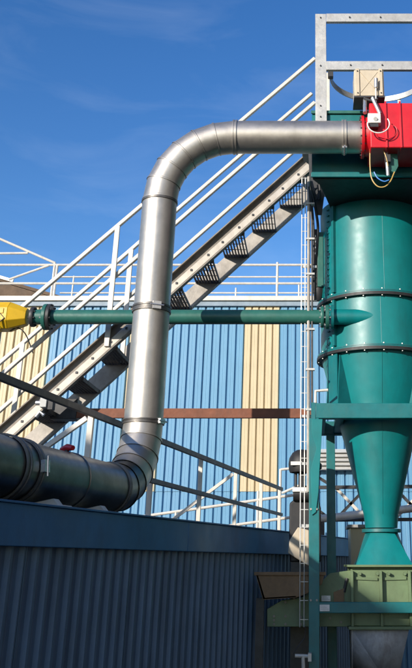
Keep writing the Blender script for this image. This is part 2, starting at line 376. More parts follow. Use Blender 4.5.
# red damper grip on top of the lower duct
t = .62; c = LP(t)
dm = thing('damper_handle', 'small red damper grip on top of the dark lower duct', 'handle', c + ez * .15)
MB().tube([c + ez * .146, c + ez * .168], .012, 10).build('spindle', DARK, dm)
MB().tube([c + ez * .17 - LD * .03 + nbL * .05, c + ez * .178, c + ez * .17 + LD * .03 - nbL * .05], [.014, .02, .014], 10).build('grip', RED, dm)

# ================================================================== STAIRCASE
SN_D, SF_D = 7.05, 7.66
s0, s1 = P(-75, 512, SN_D), P(306, 167, SN_D)
q0, q1 = P(123, 330, SN_D), P(300, 172, SN_D)
sl_ = (q1 - q0).z / (q1 - q0).x
def ST(X): return q0.z + (X - q0.x) * sl_          # height of the stringer's centre line
XA, XB = -3.55, -.035
stair = thing('steel_staircase', 'steep galvanised steel staircase with grating treads climbing behind the duct', 'staircase', (XA, 7.4, 0))
tdir = V((1, 0, sl_)).normalized(); tn = V((-sl_, 0, 1)).normalized()
for d, fc in ((SN_D, -1), (SF_D, 1)):
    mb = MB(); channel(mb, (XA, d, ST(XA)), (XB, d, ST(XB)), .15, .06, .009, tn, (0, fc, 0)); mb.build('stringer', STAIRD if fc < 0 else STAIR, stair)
MB().obox(V(((XA + XB) / 2, SN_D - .045, ST((XA + XB) / 2))) - tn * .035, (tdir, V((0, 1, 0)), tn), ((XB - XA) / 2 / tdir.x - .01, .012, .033)).build('edge_strip', STRIP, stair, .01)
bolt = MB()
X = XB - .16; nt_ = 0
while X > XA + .1:
    zt_ = ST(X) + .012; mb = MB()
    for k in range(9): mb.box(X - .118 + k * .0275, X - .111 + k * .0275, SN_D + .012, SF_D - .012, zt_ - .032, zt_)
    for yy in [SN_D + .15 + q * .15 for q in range(3)]: mb.box(X - .118, X + .11, yy - .002, yy + .002, zt_ - .008, zt_ - .001)
    for yy in (SN_D + .0105, SF_D - .0165): mb.box(X - .12, X + .115, yy, yy + .006, zt_ - .034, zt_)
    mb.build('tread', GRATE, stair)
    for s_ in (-.07, .07): bolt.obox((X + s_, SN_D - .058, zt_ + s_ * sl_ - .05), X3, (.009, .006, .009))
    X -= .26; nt_ += 1
bolt.build('tread_bolts', DARK, stair, stuff=True)
zA = P(245.7, 119.6, SN_D); hA = zA.z - ST(zA.x); zM = P(250, 161, SN_D); hM = zM.z - ST(zM.x)
for d in (SN_D - .035, SF_D - .035):
    for h in (hA, hM):
        hi = .03 if d < 7.4 else .0
        MB().bar((XA, d, ST(XA) + h), (hi, d, ST(hi) + h), .037, .037).build('handrail', RAIL, stair, .008)
    for X in (-1.715, -2.63, -3.45):
        MB().box(X - .022, X + .022, d - .044, d - .0225, ST(X) - .05, ST(X) + hA - .02).build('post', RAIL, stair, .004)
# foot of the stair
for d in (SN_D, SF_D):
    MB().box(XA - .03, XA + .03, d - .04, d + .04, 0, ST(XA)).build('foot_post', STAIR, stair)

# ================================================================== CYCLONE
CX, CY, CR = .552, 7.2, .475
zf1 = P(375, 290, CY - CR - .02).z; zf2 = P(375, 344.5, CY - CR - .02).z
zfas = P(340, 177.5, 6.3).z
znk = P(383, 530, CY - .15).z
cy = thing('cyclone_separator', 'big glossy teal cyclone with cylindrical drum, tapering cone and bolted flanges', 'cyclone', (CX, CY, znk - .3))
MB().lathe([(CR, zf1 + .012), (CR, zfas + .04)], (CX, CY, 0), 96).build('upper_drum', TEAL, cy)
MB().lathe([(CR, zf2 + .012), (CR, zf1 - .012)], (CX, CY, 0), 96).build('middle_drum', TEAL, cy)
cone = MB().lathe([(.128, znk + .02), (.138, znk + .12), (CR - .008, zf2 - .03), (CR - .005, zf2 - .012)], (CX, CY, 0), 96).build('cone', TEAL, cy, smooth=15)
for zf in (zf1, zf2):
    fl = MB().lathe([(CR - .01, -.011), (CR + .03, -.011), (CR + .03, -.001), (CR + .024, -.0005), (CR + .024, .0005), (CR + .03, .001), (CR + .03, .011), (CR - .01, .011)], (CX, CY, zf), 96, cap=False).build('flange', DARK if False else TEAL2, cy)
    gk = MB().lathe([(CR - .01, -.036), (CR + .036, -.036), (CR + .036, -.0115), (CR - .01, -.0115)], (CX, CY, zf), 96, cap=False).build('gasket', BLACK, fl)
    bo = MB()
    for k in range(20):
        a = 2 * math.pi * k / 20 + .05; c = V((CX + math.cos(a) * (CR + .019), CY + math.sin(a) * (CR + .019), zf))
        bo.tube([c - ez * .045, c + ez * .02], .007, 6)
    bo.build('flange_bolts', STEEL, fl, stuff=True)
MB().lathe([(.12, -.012), (.155, -.012), (.155, .012), (.12, .012)], (CX, CY, znk), 48, cap=False).build('neck_flange', TEAL2, cy)
# square-to-round piece under the neck
ztr0 = P(383, 565, CY - .25).z
n = 48; vs = []
for j in range(n):
    a = 2 * math.pi * j / n; vs.append(V((CX + .128 * math.cos(a), CY + .128 * math.sin(a), znk - .012)))
for j in range(n):
    a = 2 * math.pi * j / n; k = .215 / max(abs(math.cos(a)), abs(math.sin(a))); vs.append(V((CX + k * math.cos(a), CY + k * math.sin(a), ztr0)))
MB().add(vs, [(j, (j + 1) % n, n + (j + 1) % n, n + j) for j in range(n)]).build('square_transition', TEAL, cy, smooth=12)
# raised seam, bolts beside it and weld lines
def on(a, r): return V((CX + math.sin(a) * r, CY - math.cos(a) * r, 0))
aS = math.asin(-.75)
pS = on(aS, CR)
nS = (pS - V((CX, CY, 0))).normalized(); tS = V((-nS.y, nS.x, 0))
MB().obox(pS + nS * .012 + ez * ((zf1 + .02 + zfas) / 2), (tS, nS, ez), (.014, .016, (zfas - zf1) / 2 - .02)).build('vertical_seam', TEAL2, cy)
MB().obox(pS + nS * .012 + ez * ((zf1 + zf2) / 2), (tS, nS, ez), (.014, .016, (zf1 - zf2) / 2 - .03)).build('vertical_seam', TEAL2, cy)
bo = MB(); zz = zf2 + .06
while zz < zfas:
    p = on(math.asin(-.86), CR); bo.obox(p + ez * zz, (tS, nS, ez), (.012, .012, .005)); zz += .055
bo.build('seam_bolts', TEAL2, cy, stuff=True)
for a, z0_, z1_ in ((.10, zf1 + .02, zfas), (.02, zf2 + .02, zf1 - .03)):
    p = on(a, CR); MB().tube([p + ez * z0_, p + ez * z1_], .002, 6).build('weld_seam', TEAL, cy)
MB().tube([on(.02, .139) + ez * (znk + .12), on(.02, CR - .006) + ez * (zf2 - .03)], .002, 6).build('weld_seam', TEAL, cy)
# support lugs between drum flange and stand
zst = P(360, 403, 6.7).z
for a in (-52, 52, 128, -128):
    ar = R(a); n_ = V((math.sin(ar), -math.cos(ar), 0)); t_ = V((n_.y, -n_.x, 0)); c = V((CX, CY, 0))
    rr = CR - .04; lug = MB()
    for s_ in (-1, 1):
        o_ = c + t_ * .062 * s_
        lug.prism([o_ + n_ * (rr + .03) + ez * (zf2 - .026), o_ + n_ * (rr - .005) + ez * (zf2 - .05), o_ + n_ * (rr - .13) + ez * (zst + .004), o_ + n_ * (rr + .06) + ez * (zst + .004)], t_ * .01 * s_)
    lug.obox(c + n_ * (rr + .05) + ez * ((zf2 + zst) / 2 - .012), (t_, n_, ez), (.06, .005, (zf2 - zst) / 2 - .017))
    lug.build('support_lug', TEAL2, cy)
# narrow inspection cabinet on the left flank
a, b = P(317.5, 290, 7.15), P(325.5, 236, 7.15)
MB().box(a.x, b.x + .06, 7.05, 7.3, a.z, b.z).build('side_cabinet', PIPE, cy, .004)
sb = MB().box(a.x - .03, a.x - .001, 7.06, 7.2, a.z, b.z + .03).build('rubber_edge', BLACK, cy)
bo = MB()
for k in range(9): bo.obox((a.x - .02, 7.057, a.z + .03 + k * .055), X3, (.006, .006, .008))
bo.build('edge_bolts', SILVER, sb, stuff=True)
c = P(319, 293, 7.12)
MB().lathe([(.02, -.07), (.03, -.055), (.055, .0), (.055, .06)], c, 20).build('boot', BLACK, cy)
# inlet pipe that sinks into the drum
zp = P(200, 317, 6.79).z; PD = 6.792; RP = .06
x_in = P(331, 317, PD).x
MB().tube([(x_in, PD, zp), (CX + .02, PD, zp)], .064, 32).build('inlet_stub', TEAL, cy)
MB().lathe([(.06, 0), (.1, 0), (.1, .022), (.06, .022)], (x_in, PD, zp), 32, 'x', False).build('inlet_flange', TEAL2, cy)

# ------------------------------------------------------------------ green pipe
gp = thing('green_pipe', 'long straight dark green pipe running level into the side of the cyclone', 'pipe', (-.9, PD, zp - RP))
x0 = P(31, 317, PD).x; xg = P(48, 317, PD).x
MB().tube([(x0, PD, zp), (xg, PD, zp)], RP * 1.04, 28).build('short_spool', PIPE, gp)
MB().tube([(xg, PD, zp), (x_in - .03, PD, zp)], RP, 28).build('pipe_run', PIPE, gp)
for xx, rr, mm, ww in ((x0 + .005, .082, DARK, .03), (xg - .03, .108, PIPE, .03), (xg + .004, .108, DARK, .028), (x_in - .045, .1, PIPE, .03), (x_in - .085, .088, PIPE, .025)):
    f = MB().lathe([(RP * .9, 0), (rr * .97, 0), (rr, .004), (rr, ww - .004), (rr * .97, ww), (RP * .9, ww)], (xx, PD, zp), 32, 'x', False).build('pipe_flange', mm, gp)
    bo = MB()
    for k in range(8):
        a_ = 2 * math.pi * k / 8 + .3; c = V((xx, PD + math.cos(a_) * (rr - .013), zp + math.sin(a_) * (rr - .013))); bo.tube([c - ex * .012, c + ex * (ww + .012)], .007, 6)
    bo.build('flange_bolts', SILVER if mm is PIPE else DARK, f, stuff=True)

# ------------------------------------------------------------------ yellow adapter at the left end of the pipe
x1 = P(14, 317, PD).x; x2 = P(28, 317, PD).x; xL = P(-26, 317, PD).x
hT, hB = .113, .112
yb_ = thing('yellow_adapter', 'bright yellow square-to-round adapter box with black warning diamond', 'adapter', (xL, PD, 0))
def yring(x, hy, hz, ch):
    return [V((x, PD + a * hy, zp + b * hz)) for a, b in ((-1, -1 + ch), (-1, 1 - ch), (-1 + ch, 1), (1 - ch, 1), (1, 1 - ch), (1, -1 + ch), (1 - ch, -1), (-1 + ch, -1))]
mb = MB(); vs = yring(xL, hT, hT * 1.02, .5) + yring(x1 - .02, hT, hT * 1.0, .5); mb.add(vs, [(j, (j + 1) % 8, 8 + (j + 1) % 8, 8 + j) for j in range(8)] + [tuple(range(8))[::-1], tuple(range(8, 16))]); mb.build('box_body', YELL, yb_, .006)
mb = MB(); vs = yring(x1 - .02, hT * .985, hT * .985, .5) + yring(x2, .066, .066, .55); mb.add(vs, [(j, (j + 1) % 8, 8 + (j + 1) % 8, 8 + j) for j in range(8)] + [tuple(range(8, 16))]); mb.build('taper', YELL, yb_, .004)
MB().box(x1 - .14, x1 - .05, PD - hT - .006, PD - hT + .004, zp + .0, zp + .045).build('rating_plate', YELL, yb_, .003)
cs = P(-3, 318, PD - hT - .004); wd = MB()
for k in range(4):
    a0, a1 = R(90 * k), R(90 * k + 90); wd.bar(cs + V((math.cos(a0), 0, math.sin(a0))) * .058, cs + V((math.cos(a1), 0, math.sin(a1))) * .058, .004, .012, (0, 1, 0))
wd.bar(cs + V((-.004, 0, -.02)), cs + V((.004, 0, .024)), .004, .012, (0, 1, 0))
wd.build('warning_diamond', BLACK, yb_)
MB().box(xL - .02, xL + .06, PD - .05, PD + .05, 0, zp - hT * .95).build('support_post', STAIR, yb_)
mb = MB(); mb.hose([P(10, 331, PD - .02), P(18, 328, PD), P(26, 335, PD + .03), P(33, 353, 7.3)], .005, 6); mb.build('drain_wire', BLACK, yb_)

# ================================================================== HEAD PLATFORM above the cyclone
HD = 6.3; zft = P(345, 111.5, HD).z
hd = thing('head_platform', 'dark teal box platform on top of the cyclone behind the duct', 'platform', (CX, 7.2, zfas))
xh0, xh1 = P(311.5, 150, HD).x, 1.7
foot = [(xh0, HD), (xh1, HD), (xh1, 8.1), (.24, 8.1), (.17, 7.0), (.1, 6.62), (.05, 6.4)]
MB().prism([V((a_ + (.01 if a_ < 1 else 0), b_ + .012, zfas - .012)) for a_, b_ in foot], (0, 0, .011)).build('shade_black_pan', BLACK, hd)  # separate pan whose black stands in for the shade under the casing
MB().prism([V((a_, b_, zfas)) for a_, b_ in foot], (0, 0, zft - zfas - .03)).build('casing', TEAL2, hd, .006)
MB().prism([V((a_ - (.006 if a_ < 1 else 0), b_ - (.02 if b_ < 6.31 else 0), zft - .029)) for a_, b_ in foot], (0, 0, .028)).build('top_lip', PIPE, hd, .003)
MB().box(xh0 - .004, xh1, HD - .022, HD - .001, zfas - .004, zfas + .035).build('bottom_lip', TEAL2, hd, .004)
MB().box(-.09, .3, 6.95, 8.05, zft - .026, zft - .003 + .02).build('landing', STAIR, hd)
MB().prism([V((xh0 - .03, 6.9, zft - .06)), V((xh0 - .01, 6.9, zfas + .06)), V((xh0 + .05, 6.9, zfas - .08)), V((xh0 + .09, 6.9, zfas - .08)), V((xh0 + .17, 6.9, zft - .06))], (0, .02, 0)).build('stair_bracket', DARK, hd)

# guard rail of the platform
PG = 6.255
gr = thing('platform_guard_rail', 'galvanised guard rail of flat bars around the platform above the red valve', 'railing', P(320, 130, PG))
pa, pb = P(315.3, 14, PG), P(326, 14, PG)
mb = MB(); channel(mb, ((pa.x + pb.x) / 2, PG - .0, P(320, 152, PG).z), ((pa.x + pb.x) / 2, PG, pa.z), pb.x - pa.x, .03, .006, (1, 0, 0), (0, 1, 0)); po = mb.build('post', STEEL, gr, .002)
bo = MB()
for v_ in (18, 66, 106, 117): c = P(320.6, v_, PG); bo.tube([c, c + V((0, -.008, 0))], .007, 6)
bo.build('post_bolts', DARK, po, stuff=True)
mb = MB(); channel(mb, (1.55, PG, P(320, 152, PG).z), (1.55, PG, pa.z), .08, .03, .006, (1, 0, 0), (0, 1, 0)); mb.build('post', STEEL, gr)
for y0, y1 in ((14.5, 22.5), (62, 70.5)):
    a, b = P(326.6, y0, PG), P(326.6, y1, PG); mb = MB()
    channel(mb, (a.x - .003, PG - .012, (a.z + b.z) / 2), (1.6, PG - .012, (a.z + b.z) / 2), a.z - b.z, .035, .006, (0, 0, 1), (0, 1, 0)); rl = mb.build('rail', STEEL, gr, .002)
    bo = MB()
    for xx in (.33, .6, .9): bo.tube([(xx, PG - .012, (a.z + b.z) / 2), (xx, PG - .022, (a.z + b.z) / 2)], .007, 6)
    bo.build('rail_bolts', DARK, rl, stuff=True)
# curved guard band behind
GY = 6.95; zc0 = P(332, 75, GY).z
rc = .46; GX = P(331, 75, GY).x + rc
cg = thing('curved_guard_band', 'curved steel band bowing behind the beige control box', 'railing', (CX, GY, zft - .022))
mb = MB(); n = 28; rc = .46; GX = P(331, 75, GY).x + rc; vs = []
for th_ in (0, .012):
    for zz in (zc0 - .028, zc0 + .028):
        vs += [V((GX + math.cos(math.pi * k / n) * (rc + th_), GY + math.sin(math.pi * k / n) * (rc + th_), zz)) for k in range(n + 1)]
m_ = n + 1; fs = []
for k in range(n): fs += [(k, k + 1, m_ + k + 1, m_ + k), (2 * m_ + k, 3 * m_ + k, 3 * m_ + k + 1, 2 * m_ + k + 1), (k, 2 * m_ + k, 2 * m_ + k + 1, k + 1), (m_ + k, m_ + k + 1, 3 * m_ + k + 1, 3 * m_ + k)]
fs += [(0, m_, 3 * m_, 2 * m_), (n, 2 * m_ + n, 3 * m_ + n, m_ + n)]
mb.add(vs, fs).build('band', STEEL, cg)
MB().box(GX - rc - .03, GX - rc + .02, GY - .06, GY, zc0 - .05, zc0 + .04).build('end_bracket', DARK, cg)
for a in (180, 62):
    p = V((GX + math.cos(R(a)) * (rc + .025), GY + math.sin(R(a)) * (rc + .025), 0)); MB().box(p.x - .018, p.x + .012, p.y - .012, p.y + .012, zft, zc0 + .02).build('post', RAIL, cg, .003)

# ================================================================== RED VALVE, CONTROL BOX
VF = 5.91
rv = thing('red_valve', 'bright red square slide valve housing at the end of the duct', 'valve', P(392, 148, 6.0))
a, b = P(370.5, 147.5, VF), P(413, 103, VF)
MB().box(a.x, 1.15, VF, VF + .36, a.z, b.z).build('housing', RED, rv, .008)
zc_ = zt
MB().lathe([(.132, 0), (.175, 0), (.175, .02), (.132, .02)], (xv, DD, zt), 40, 'x', False).build('round_flange', RED, rv)
MB().lathe([(.155, .02), (.165, a.x - xv + .01)], (xv, DD, zt), 40, 'x', False).build('collar', RED, rv)
for u_ in (386, 400.5):
    p = P(u_, 125, VF); MB().box(p.x - .006, p.x + .008, VF - .014, VF + .372, a.z - .006, b.z + .008).build('flange_lip', RED, rv, .002)
bo = MB()
for k in range(16):
    a_ = 2 * math.pi * k / 16; c = V((xv, DD + math.cos(a_) * .16, zt + math.sin(a_) * .16)); bo.tube([c - ex * .012, c + ex * .03], .007, 6)
bo.build('flange_bolts', DARK, rv, stuff=True)
# duct to deck: bracket that carries the valve on the platform front
MB().box(.62, .72, VF + .365, 6.276, a.z + .1, a.z + .2).build('bracket', DARK, rv)
MB().box(.95, 1.05, VF + .365, 6.276, a.z + .1, a.z + .2).build('bracket', DARK, rv)

CB = 6.0
a, b = P(354.5, 96, CB), P(383.5, 70, CB)
cbx = thing('control_box', 'beige metal control box hung on the middle guard rail above the valve', 'control box', ((a.x + b.x) / 2, CB, a.z))
bd = MB().box(a.x, b.x, CB, CB + .2, a.z, b.z).build('enclosure', BEIGE, cbx, .006)
for xx in (a.x + .012, b.x - .042): MB().box(xx, xx + .03, CB - .012, CB - .0005, a.z - .004, b.z + .006).build('strap', BEIGE, cbx, .002)
mb = MB(); mb.bar((a.x + .05, CB - .001, a.z + .03), (b.x - .05, CB - .001, b.z - .02), .003, .005, (0, 1, 0)); mb.bar((a.x + .05, CB - .003, b.z - .02), (b.x - .05, CB - .003, a.z + .03), .003, .005, (0, 1, 0)); mb.build('pressed_cross', BEIGE, cbx)
MB().box(a.x - .004, b.x + .004, CB - .006, CB + .206, a.z - .016, a.z - .001).build('base_tray', DARK, cbx)
for xx in (a.x + .04, b.x - .05): MB().box(xx, xx + .03, CB + .03, PG - .014, b.z - .03, b.z + .012).build('hanger', STEEL, cbx)
bo = MB()
for xx in (a.x + .027, b.x - .027):
    for zz in (a.z + .02, b.z - .02): bo.tube([(xx, CB - .012, zz), (xx, CB - .018, zz)], .006, 6)
bo.build('strap_bolts', DARK, cbx, stuff=True)
cy1, cy0_ = P(376, 79, CB - .03), P(376, 88, CB - .03)
MB().tube([cy0_, cy1], .017, 14).build('breather', SILVER, cbx)
MB().tube([P(376, 103, CB - .03), cy0_], .006, 8).build('breather_rod', SILVER, cbx)

av = thing('valve_actuator', 'small silver pneumatic actuator with white positioner on the red valve', 'actuator', P(374, 120, VF - .03))
AD = VF - .045
MB().tube([P(365, 100, AD + .12), P(365, 113, AD + .05)], .016, 14).build('cylinder', SILVER, av)
MB().tube([P(372.5, 98, AD), P(380, 114, AD)], .015, 14).build('cylinder', SILVER, av)
MB().tube([P(364, 98.5, AD + .1), P(372, 101, AD + .05), P(378, 99, AD + .02)], .009, 10).build('linkage', DARK, av)
a, b = P(368, 124, AD), P(380.5, 114.5, AD)
po = MB().box(a.x, b.x, AD - .02, AD + .044, a.z, b.z).build('positioner', WHITE, av, .004)
MB().tube([P(375.5, 119, AD - .022), P(375.5, 119, AD - .03)], .016, 14).build('dial', GREYP, po)
MB().box(a.x + .012, b.x - .02, AD - .01, AD + .044, a.z - .03, a.z - .001).build('manifold', DARK, av)
def loop(cu, cv, ru, rv_, a0, a1, d, r, m, name, root, n=18):
    MB().tube([P(cu + ru * math.cos(R(a0 + (a1 - a0) * k / n)), cv - rv_ * math.sin(R(a0 + (a1 - a0) * k / n)), d) for k in range(n + 1)], r, 6).build(name, m, root)
loop(378.5, 124, 11, 9, 35, -190, AD - .035, .005, WHITE, 'air_tube', av)
loop(386, 131, 11, 8, 60, -170, AD + .02, .004, RED, 'air_tube', av)
# lower actuator plate and hanging hoses
la = thing('lower_actuator', 'grey green actuator plate hanging under the red valve with looping air hoses', 'actuator', P(392, 160, 6.02))
LA = 6.02
zred = P(380, 147.5, VF).z
MB().prism([P(388.5, 150, LA), P(396.5, 146, LA), P(398.5, 166, LA), P(395, 173, LA), P(389, 170, LA)], (0, .03, 0)).build('plate', PIPE, la, .003)
MB().tube([P(386, 149, LA - .02), P(388, 176, LA - .02)], [.016, .014], 12).build('cylinder', SILVER, la)
MB().box(P(385, 160, LA).x, P(390, 160, LA).x, LA - .045, LA - .001, P(387, 164, LA).z, P(387, 157, LA).z).build('clamp', DARK, la)
MB().hose([P(370, 149, LA), P(370, 165, LA), P(371.5, 178, LA), P(377, 186, LA), P(384, 187, LA), P(390, 182, LA), P(394.5, 172, LA)], .005, 6).build('air_hose', HOSEY, la)
MB().hose([P(374, 172, LA - .03), P(377.5, 178, LA - .03), P(384, 181.5, LA - .03), P(389, 180, LA - .03)], .005, 6).build('air_hose', HOSEB, la)
MB().hose([P(381, 145, LA - .05), P(386, 157, LA - .05), P(388, 166, LA - .04)], .004, 6).build('air_hose', HOSEY, la)

# ================================================================== STAND FRAME
FD = 6.7
sf = thing('stand_frame', 'teal steel stand carrying the cyclone on tall posts', 'stand', (CX, 7.2, 0))
xs0, xs1 = P(315.5, 410, FD).x, 1.2
zst0 = P(360, 418, FD).z
MB().box(xs0, xs1, FD, FD + .09, zst0, zst).build('top_beam', TEAL2, sf, .004)
MB().box(xs0, xs1, 7.62, 7.7, zst0, zst).build('top_beam', TEAL2, sf, .004)
for xx in (xs0 + .002, xs1 - .08): MB().box(xx, xx + .08, FD + .092, 7.618, zst0 + .003, zst - .003).build('side_beam', TEAL2, sf, .004)
for xx in (CX - .36, CX + .3): MB().box(xx, xx + .06, FD + .092, 7.618, zst0 + .01, zst - .01).build('cross_beam', TEAL2, sf)
pl0, pl1 = P(309, 480, FD).x, P(319, 480, FD).x
mb = MB(); channel(mb, ((pl0 + pl1) / 2, FD + .002, .0), ((pl0 + pl1) / 2, FD + .002, zst0 + .0), pl1 - pl0, .07, .008, (1, 0, 0), (0, 1, 0)); mb.build('post', TEAL2, sf, .002)
MB().box(P(315, 410, FD).x - .03, xs0 - .001, FD - .004, FD + .1, zst0 - .02, zst + .004).build('corner_plate', TEAL2, sf)
# shaped stiffener on the post
MB().prism([P(318, 419, FD - .012), P(322.5, 419, FD - .012), P(321, 448, FD - .012), P(319.5, 470, FD - .012), P(318.5, 492, FD - .012), P(316, 512, FD - .012), P(312, 515, FD - .012), P(310.5, 470, FD - .012), P(316.5, 448, FD - .012), P(311.5, 432, FD - .012), P(311.5, 419, FD - .012)], (0, .012, 0)).build('stiffener', TEAL, sf, .002)
for xx, yy in ((P(326.5, 480, 7.64).x, 7.60), (xs1 - .08, FD + .003), (xs1 - .08, 7.60)):
    MB().box(xx, xx + .075, yy, yy + .075, 0, zst0 - .001).build('post', TEAL2, sf, .003)
zc1, zc2 = P(360, 613, FD).z, P(360, 602, FD).z
MB().box(P(319.2, 608, FD).x, xs1 - .081, FD + .004, FD + .05, zc1, zc2).build('cross_rail', TEAL2, sf, .004)
# little bar bracket on the beam end
lb = MB(); lb.tube([P(315.5, 403, FD + .05), P(315.5, 391, FD + .05), P(328, 390, FD + .05)], .012, 8); lb.build('bar_bracket', RAIL, sf)
bo = MB()
for v_ in (509, 600):
    for s_ in (-.022, .022): c = P(313.8, v_, FD); bo.tube([c + ex * s_, c + ex * s_ - ey * .01], .008, 6)
bo.build('post_bolts', STAIR, sf, stuff=True)
# drain cock on the post
dk = thing('drain_cock', 'small pale tee handle drain cock low on the stand post', 'valve', P(303, 657, FD - .05))
MB().tube([P(295, 655.5, FD - .06), P(309, 656, FD - .06)], .012, 8).build('tee_bar', RAIL, dk)
MB().tube([P(303, 656, FD - .06), P(303.5, 672, FD - .06)], .013, 8).build('stem', RAIL, dk)
MB().box(P(308, 656, FD - .08).x, P(311.5, 656, FD - .08).x, FD - .09, FD - .0005, P(310, 660, FD).z, P(310, 652, FD).z).build('clip', RAIL, dk)
MB().hose([P(293, 654, FD - .06), P(299, 645, FD - .05), P(304.5, 637, FD - .03), P(305.5, 626, FD - .03)], .003, 6).build('wire', DARK, dk)

# rusty beam between stair and stand
BD = 7.3
bm = thing('rusty_beam', 'rust-brown steel beam spanning level from the stair to the stand', 'beam', P(180, 413, BD))
a, b = P(62, 417.5, BD), P(312, 408.5, BD)
zb_ = P(200, 413, BD).z
mb = MB(); channel(mb, (a.x, BD, zb_), (xs0 + .001, BD, zb_), .078, .045, .007, (0, 0, 1), (0, 1, 0)); mb.build('channel', RUST, bm)
MB().box(a.x - .1, a.x + .12, BD - .012, BD + .14, zb_ - .05, zb_ + .12).build('end_plate', DARK, bm, .004)

# cable ladder, conduit and cables beside the stand
CL = 6.78
lad = thing('cable_ladder', 'slender vertical cable ladder with many rungs beside the cyclone', 'ladder', P(303, 627, CL))
la0, la1 = P(301.3, 320, CL).x, P(305, 320, CL).x
zbot, ztp = P(303, 627, CL).z, P(303, 178, CL).z
for xx in (la0, la1): MB().tube([(xx, CL, zbot), (xx, CL, ztp)],   .0042, 6).build('side_rod', STEEL, lad)
zz = zbot + .05; 
while zz < ztp: MB().bar((la0, CL, zz), (la1 + .03, CL, zz), .005, .005).build('rung', STEEL, lad); zz += .125
for zz in (Z(.25), Z(.7), Z(1.06), Z(2.3)): MB().box(la0 - .005, xs0 + .01, CL + .008, CL + .02, zz, zz + .02).build('bracket', STEEL, lad)
cn = thing('cable_conduit', 'brownish steel conduit with black cables running up to the platform', 'conduit', P(309, 500, CL))
xc = P(308.5, 320, CL).x
MB().tube([(xc, CL - .02, Z(.5)), (xc, CL - .02, ztp)], .013, 10).build('conduit_tube', STAIR, cn)
MB().tube([(xc + .03, CL - .02, Z(.5)), (xc + .03, CL - .02, Z(2.0)), (xc + .028, CL - .02, Z(2.7)), (xc + .0, CL - .03, ztp - .1)], .008, 8).build('conduit_tube', DARK, cn)
for pts, r in (([(308, 178), (310, 186), (313, 197), (316, 212), (318, 228), (317, 250), (315, 275), (315, 300)], .012), ([(304, 176), (309, 183), (312, 205), (314, 240), (313, 290)], .009), ([(317, 182), (318.5, 195), (316, 200), (314.5, 192), (317, 188)], .006), ([(318, 176), (320, 190), (319, 200)], .008)):
    MB().hose([P(u_, v_, 6.86) for u_, v_ in pts], r, 8).build('cable', BLACK, cn)
for v_ in (205, 240, 275, 330, 370, 410): c = P(308.5, v_, CL); MB().box(xc - .02, xc + .05, CL - .037, CL - .0, c.z - .008, c.z + .008).build('clip', STEEL, cn)

# ------------------------------------------------------------------ exhaust stack with black cap
SKD = 7.25
sk = thing('exhaust_stack', 'black capped exhaust stack with beige hood beside the teal stand post', 'exhaust', P(297, 560, SKD))
c0 = P(302, 470, SKD)
MB().lathe([(.0, .165), (.045, .158), (.08, .135), (.105, .095), (.112, .05), (.108, .0), (.1, -.02), (.09, -.02), (.09, 0), (.0, .005)], c0, 28, cap=False).build('cap', BLACK, sk)
MB().lathe([(.0, .045), (.04, .04), (.065, .015), (.065, -.02), (.05, -.03)], P(314, 466, SKD + .05), 20).build('side_cowl', BLACK, sk)
zpl = P(302, 488, SKD).z
for s_ in (-.05, .05, 0): MB().tube([(c0.x + s_, SKD, zpl), (c0.x + s_, SKD, c0.z)], .012 if s_ else .03, 10).build('cap_stay', DARK, sk)
MB().box(c0.x - .075, c0.x + .07, SKD - .09, SKD + .09, zpl - .035, zpl).build('mount_plate', WHITE, sk, .004)
MB().box(c0.x - .09, c0.x + .0, SKD - .12, SKD - .1, P(300, 466.5, SKD).z, P(300, 463, SKD).z).build('bracket', WHITE, sk)
zmt = P(300, 500, SKD).z
MB().tube([(c0.x - .07, SKD - .02, (zpl + zmt) / 2), (c0.x + .07, SKD - .02, (zpl + zmt) / 2)], .055, 18).build('motor', BLACK, sk)
MB().prism([P(289.5, 503, SKD), P(297, 497, SKD), P(318, 497, SKD), P(321, 508, SKD), P(321, 562, SKD), P(290, 562, SKD), P(289, 535, SKD)], (0, .28, 0)).build('hood', BLACK, sk, .012)
MB().prism([P(298, 527, SKD - .06), P(309, 530, SKD - .06), P(309, 566, SKD - .06), P(288, 553, SKD - .06), P(289.5, 540, SKD - .06)], (0, .058, 0)).build('beige_flap', BEIGE, sk, .006)
MB().box(P(291, 560, SKD).x, P(320, 560, SKD).x, SKD + .01, SKD + .27, 0, P(300, 561.5, SKD).z).build('pedestal', DARK, sk)

# ================================================================== OLIVE MACHINE under the cyclone
MF = 6.8
om = thing('screw_conveyor', 'olive green bolted conveyor casing under the cyclone', 'conveyor', P(380, 628, MF))
zt0, zt1 = P(380, 626, MF).z, P(380, 568, MF).z
zt1 = ztr0 - .013
xa, xm, xb = P(352, 600, MF).x, P(381, 600, MF).x, P(410, 600, MF).x
MB().box(xa, xb + .35, MF + .03, 7.6, zt0, zt1 - .001).build('casing', OLIVE, om, .004)
for x_ in (xa, xm, xb): MB().box(x_ - .008, x_ + .012, MF - .02, MF + .029, zt0, zt1 - .025).build('rib', OLIVE, om, .002)
MB().box(xa - .03, xb + .36, MF - .03, 7.62, zt1, zt1 + .016).build('top_flange', OLIVE, om, .003)
MB().box(xa - .03, xb + .36, MF - .03, 7.62, zt0 - .022, zt0 - .001).build('bottom_flange', OLIVE, om, .003)
for x_, y_ in ((xa + .03, 571), (xa + .16, 571), (xm + .03, 571), (xm + .15, 571)): 
    MB().tube([(x_ + .03, MF - .02, zt1 - .045), (x_ + .03, MF + .03, zt1 - .045)], .012, 8).build('lug', OLIVE, om)
MB().bar((xa + .02, MF + .022, zt1 - .075), (xm - .02, MF + .022, zt1 - .082), .014, .018).build('hinge_bar', OLIVE, om); MB().bar((xm + .02, MF + .022, zt1 - .08), (xb - .02, MF + .022, zt1 - .076), .014, .018).build('hinge_bar', OLIVE, om)
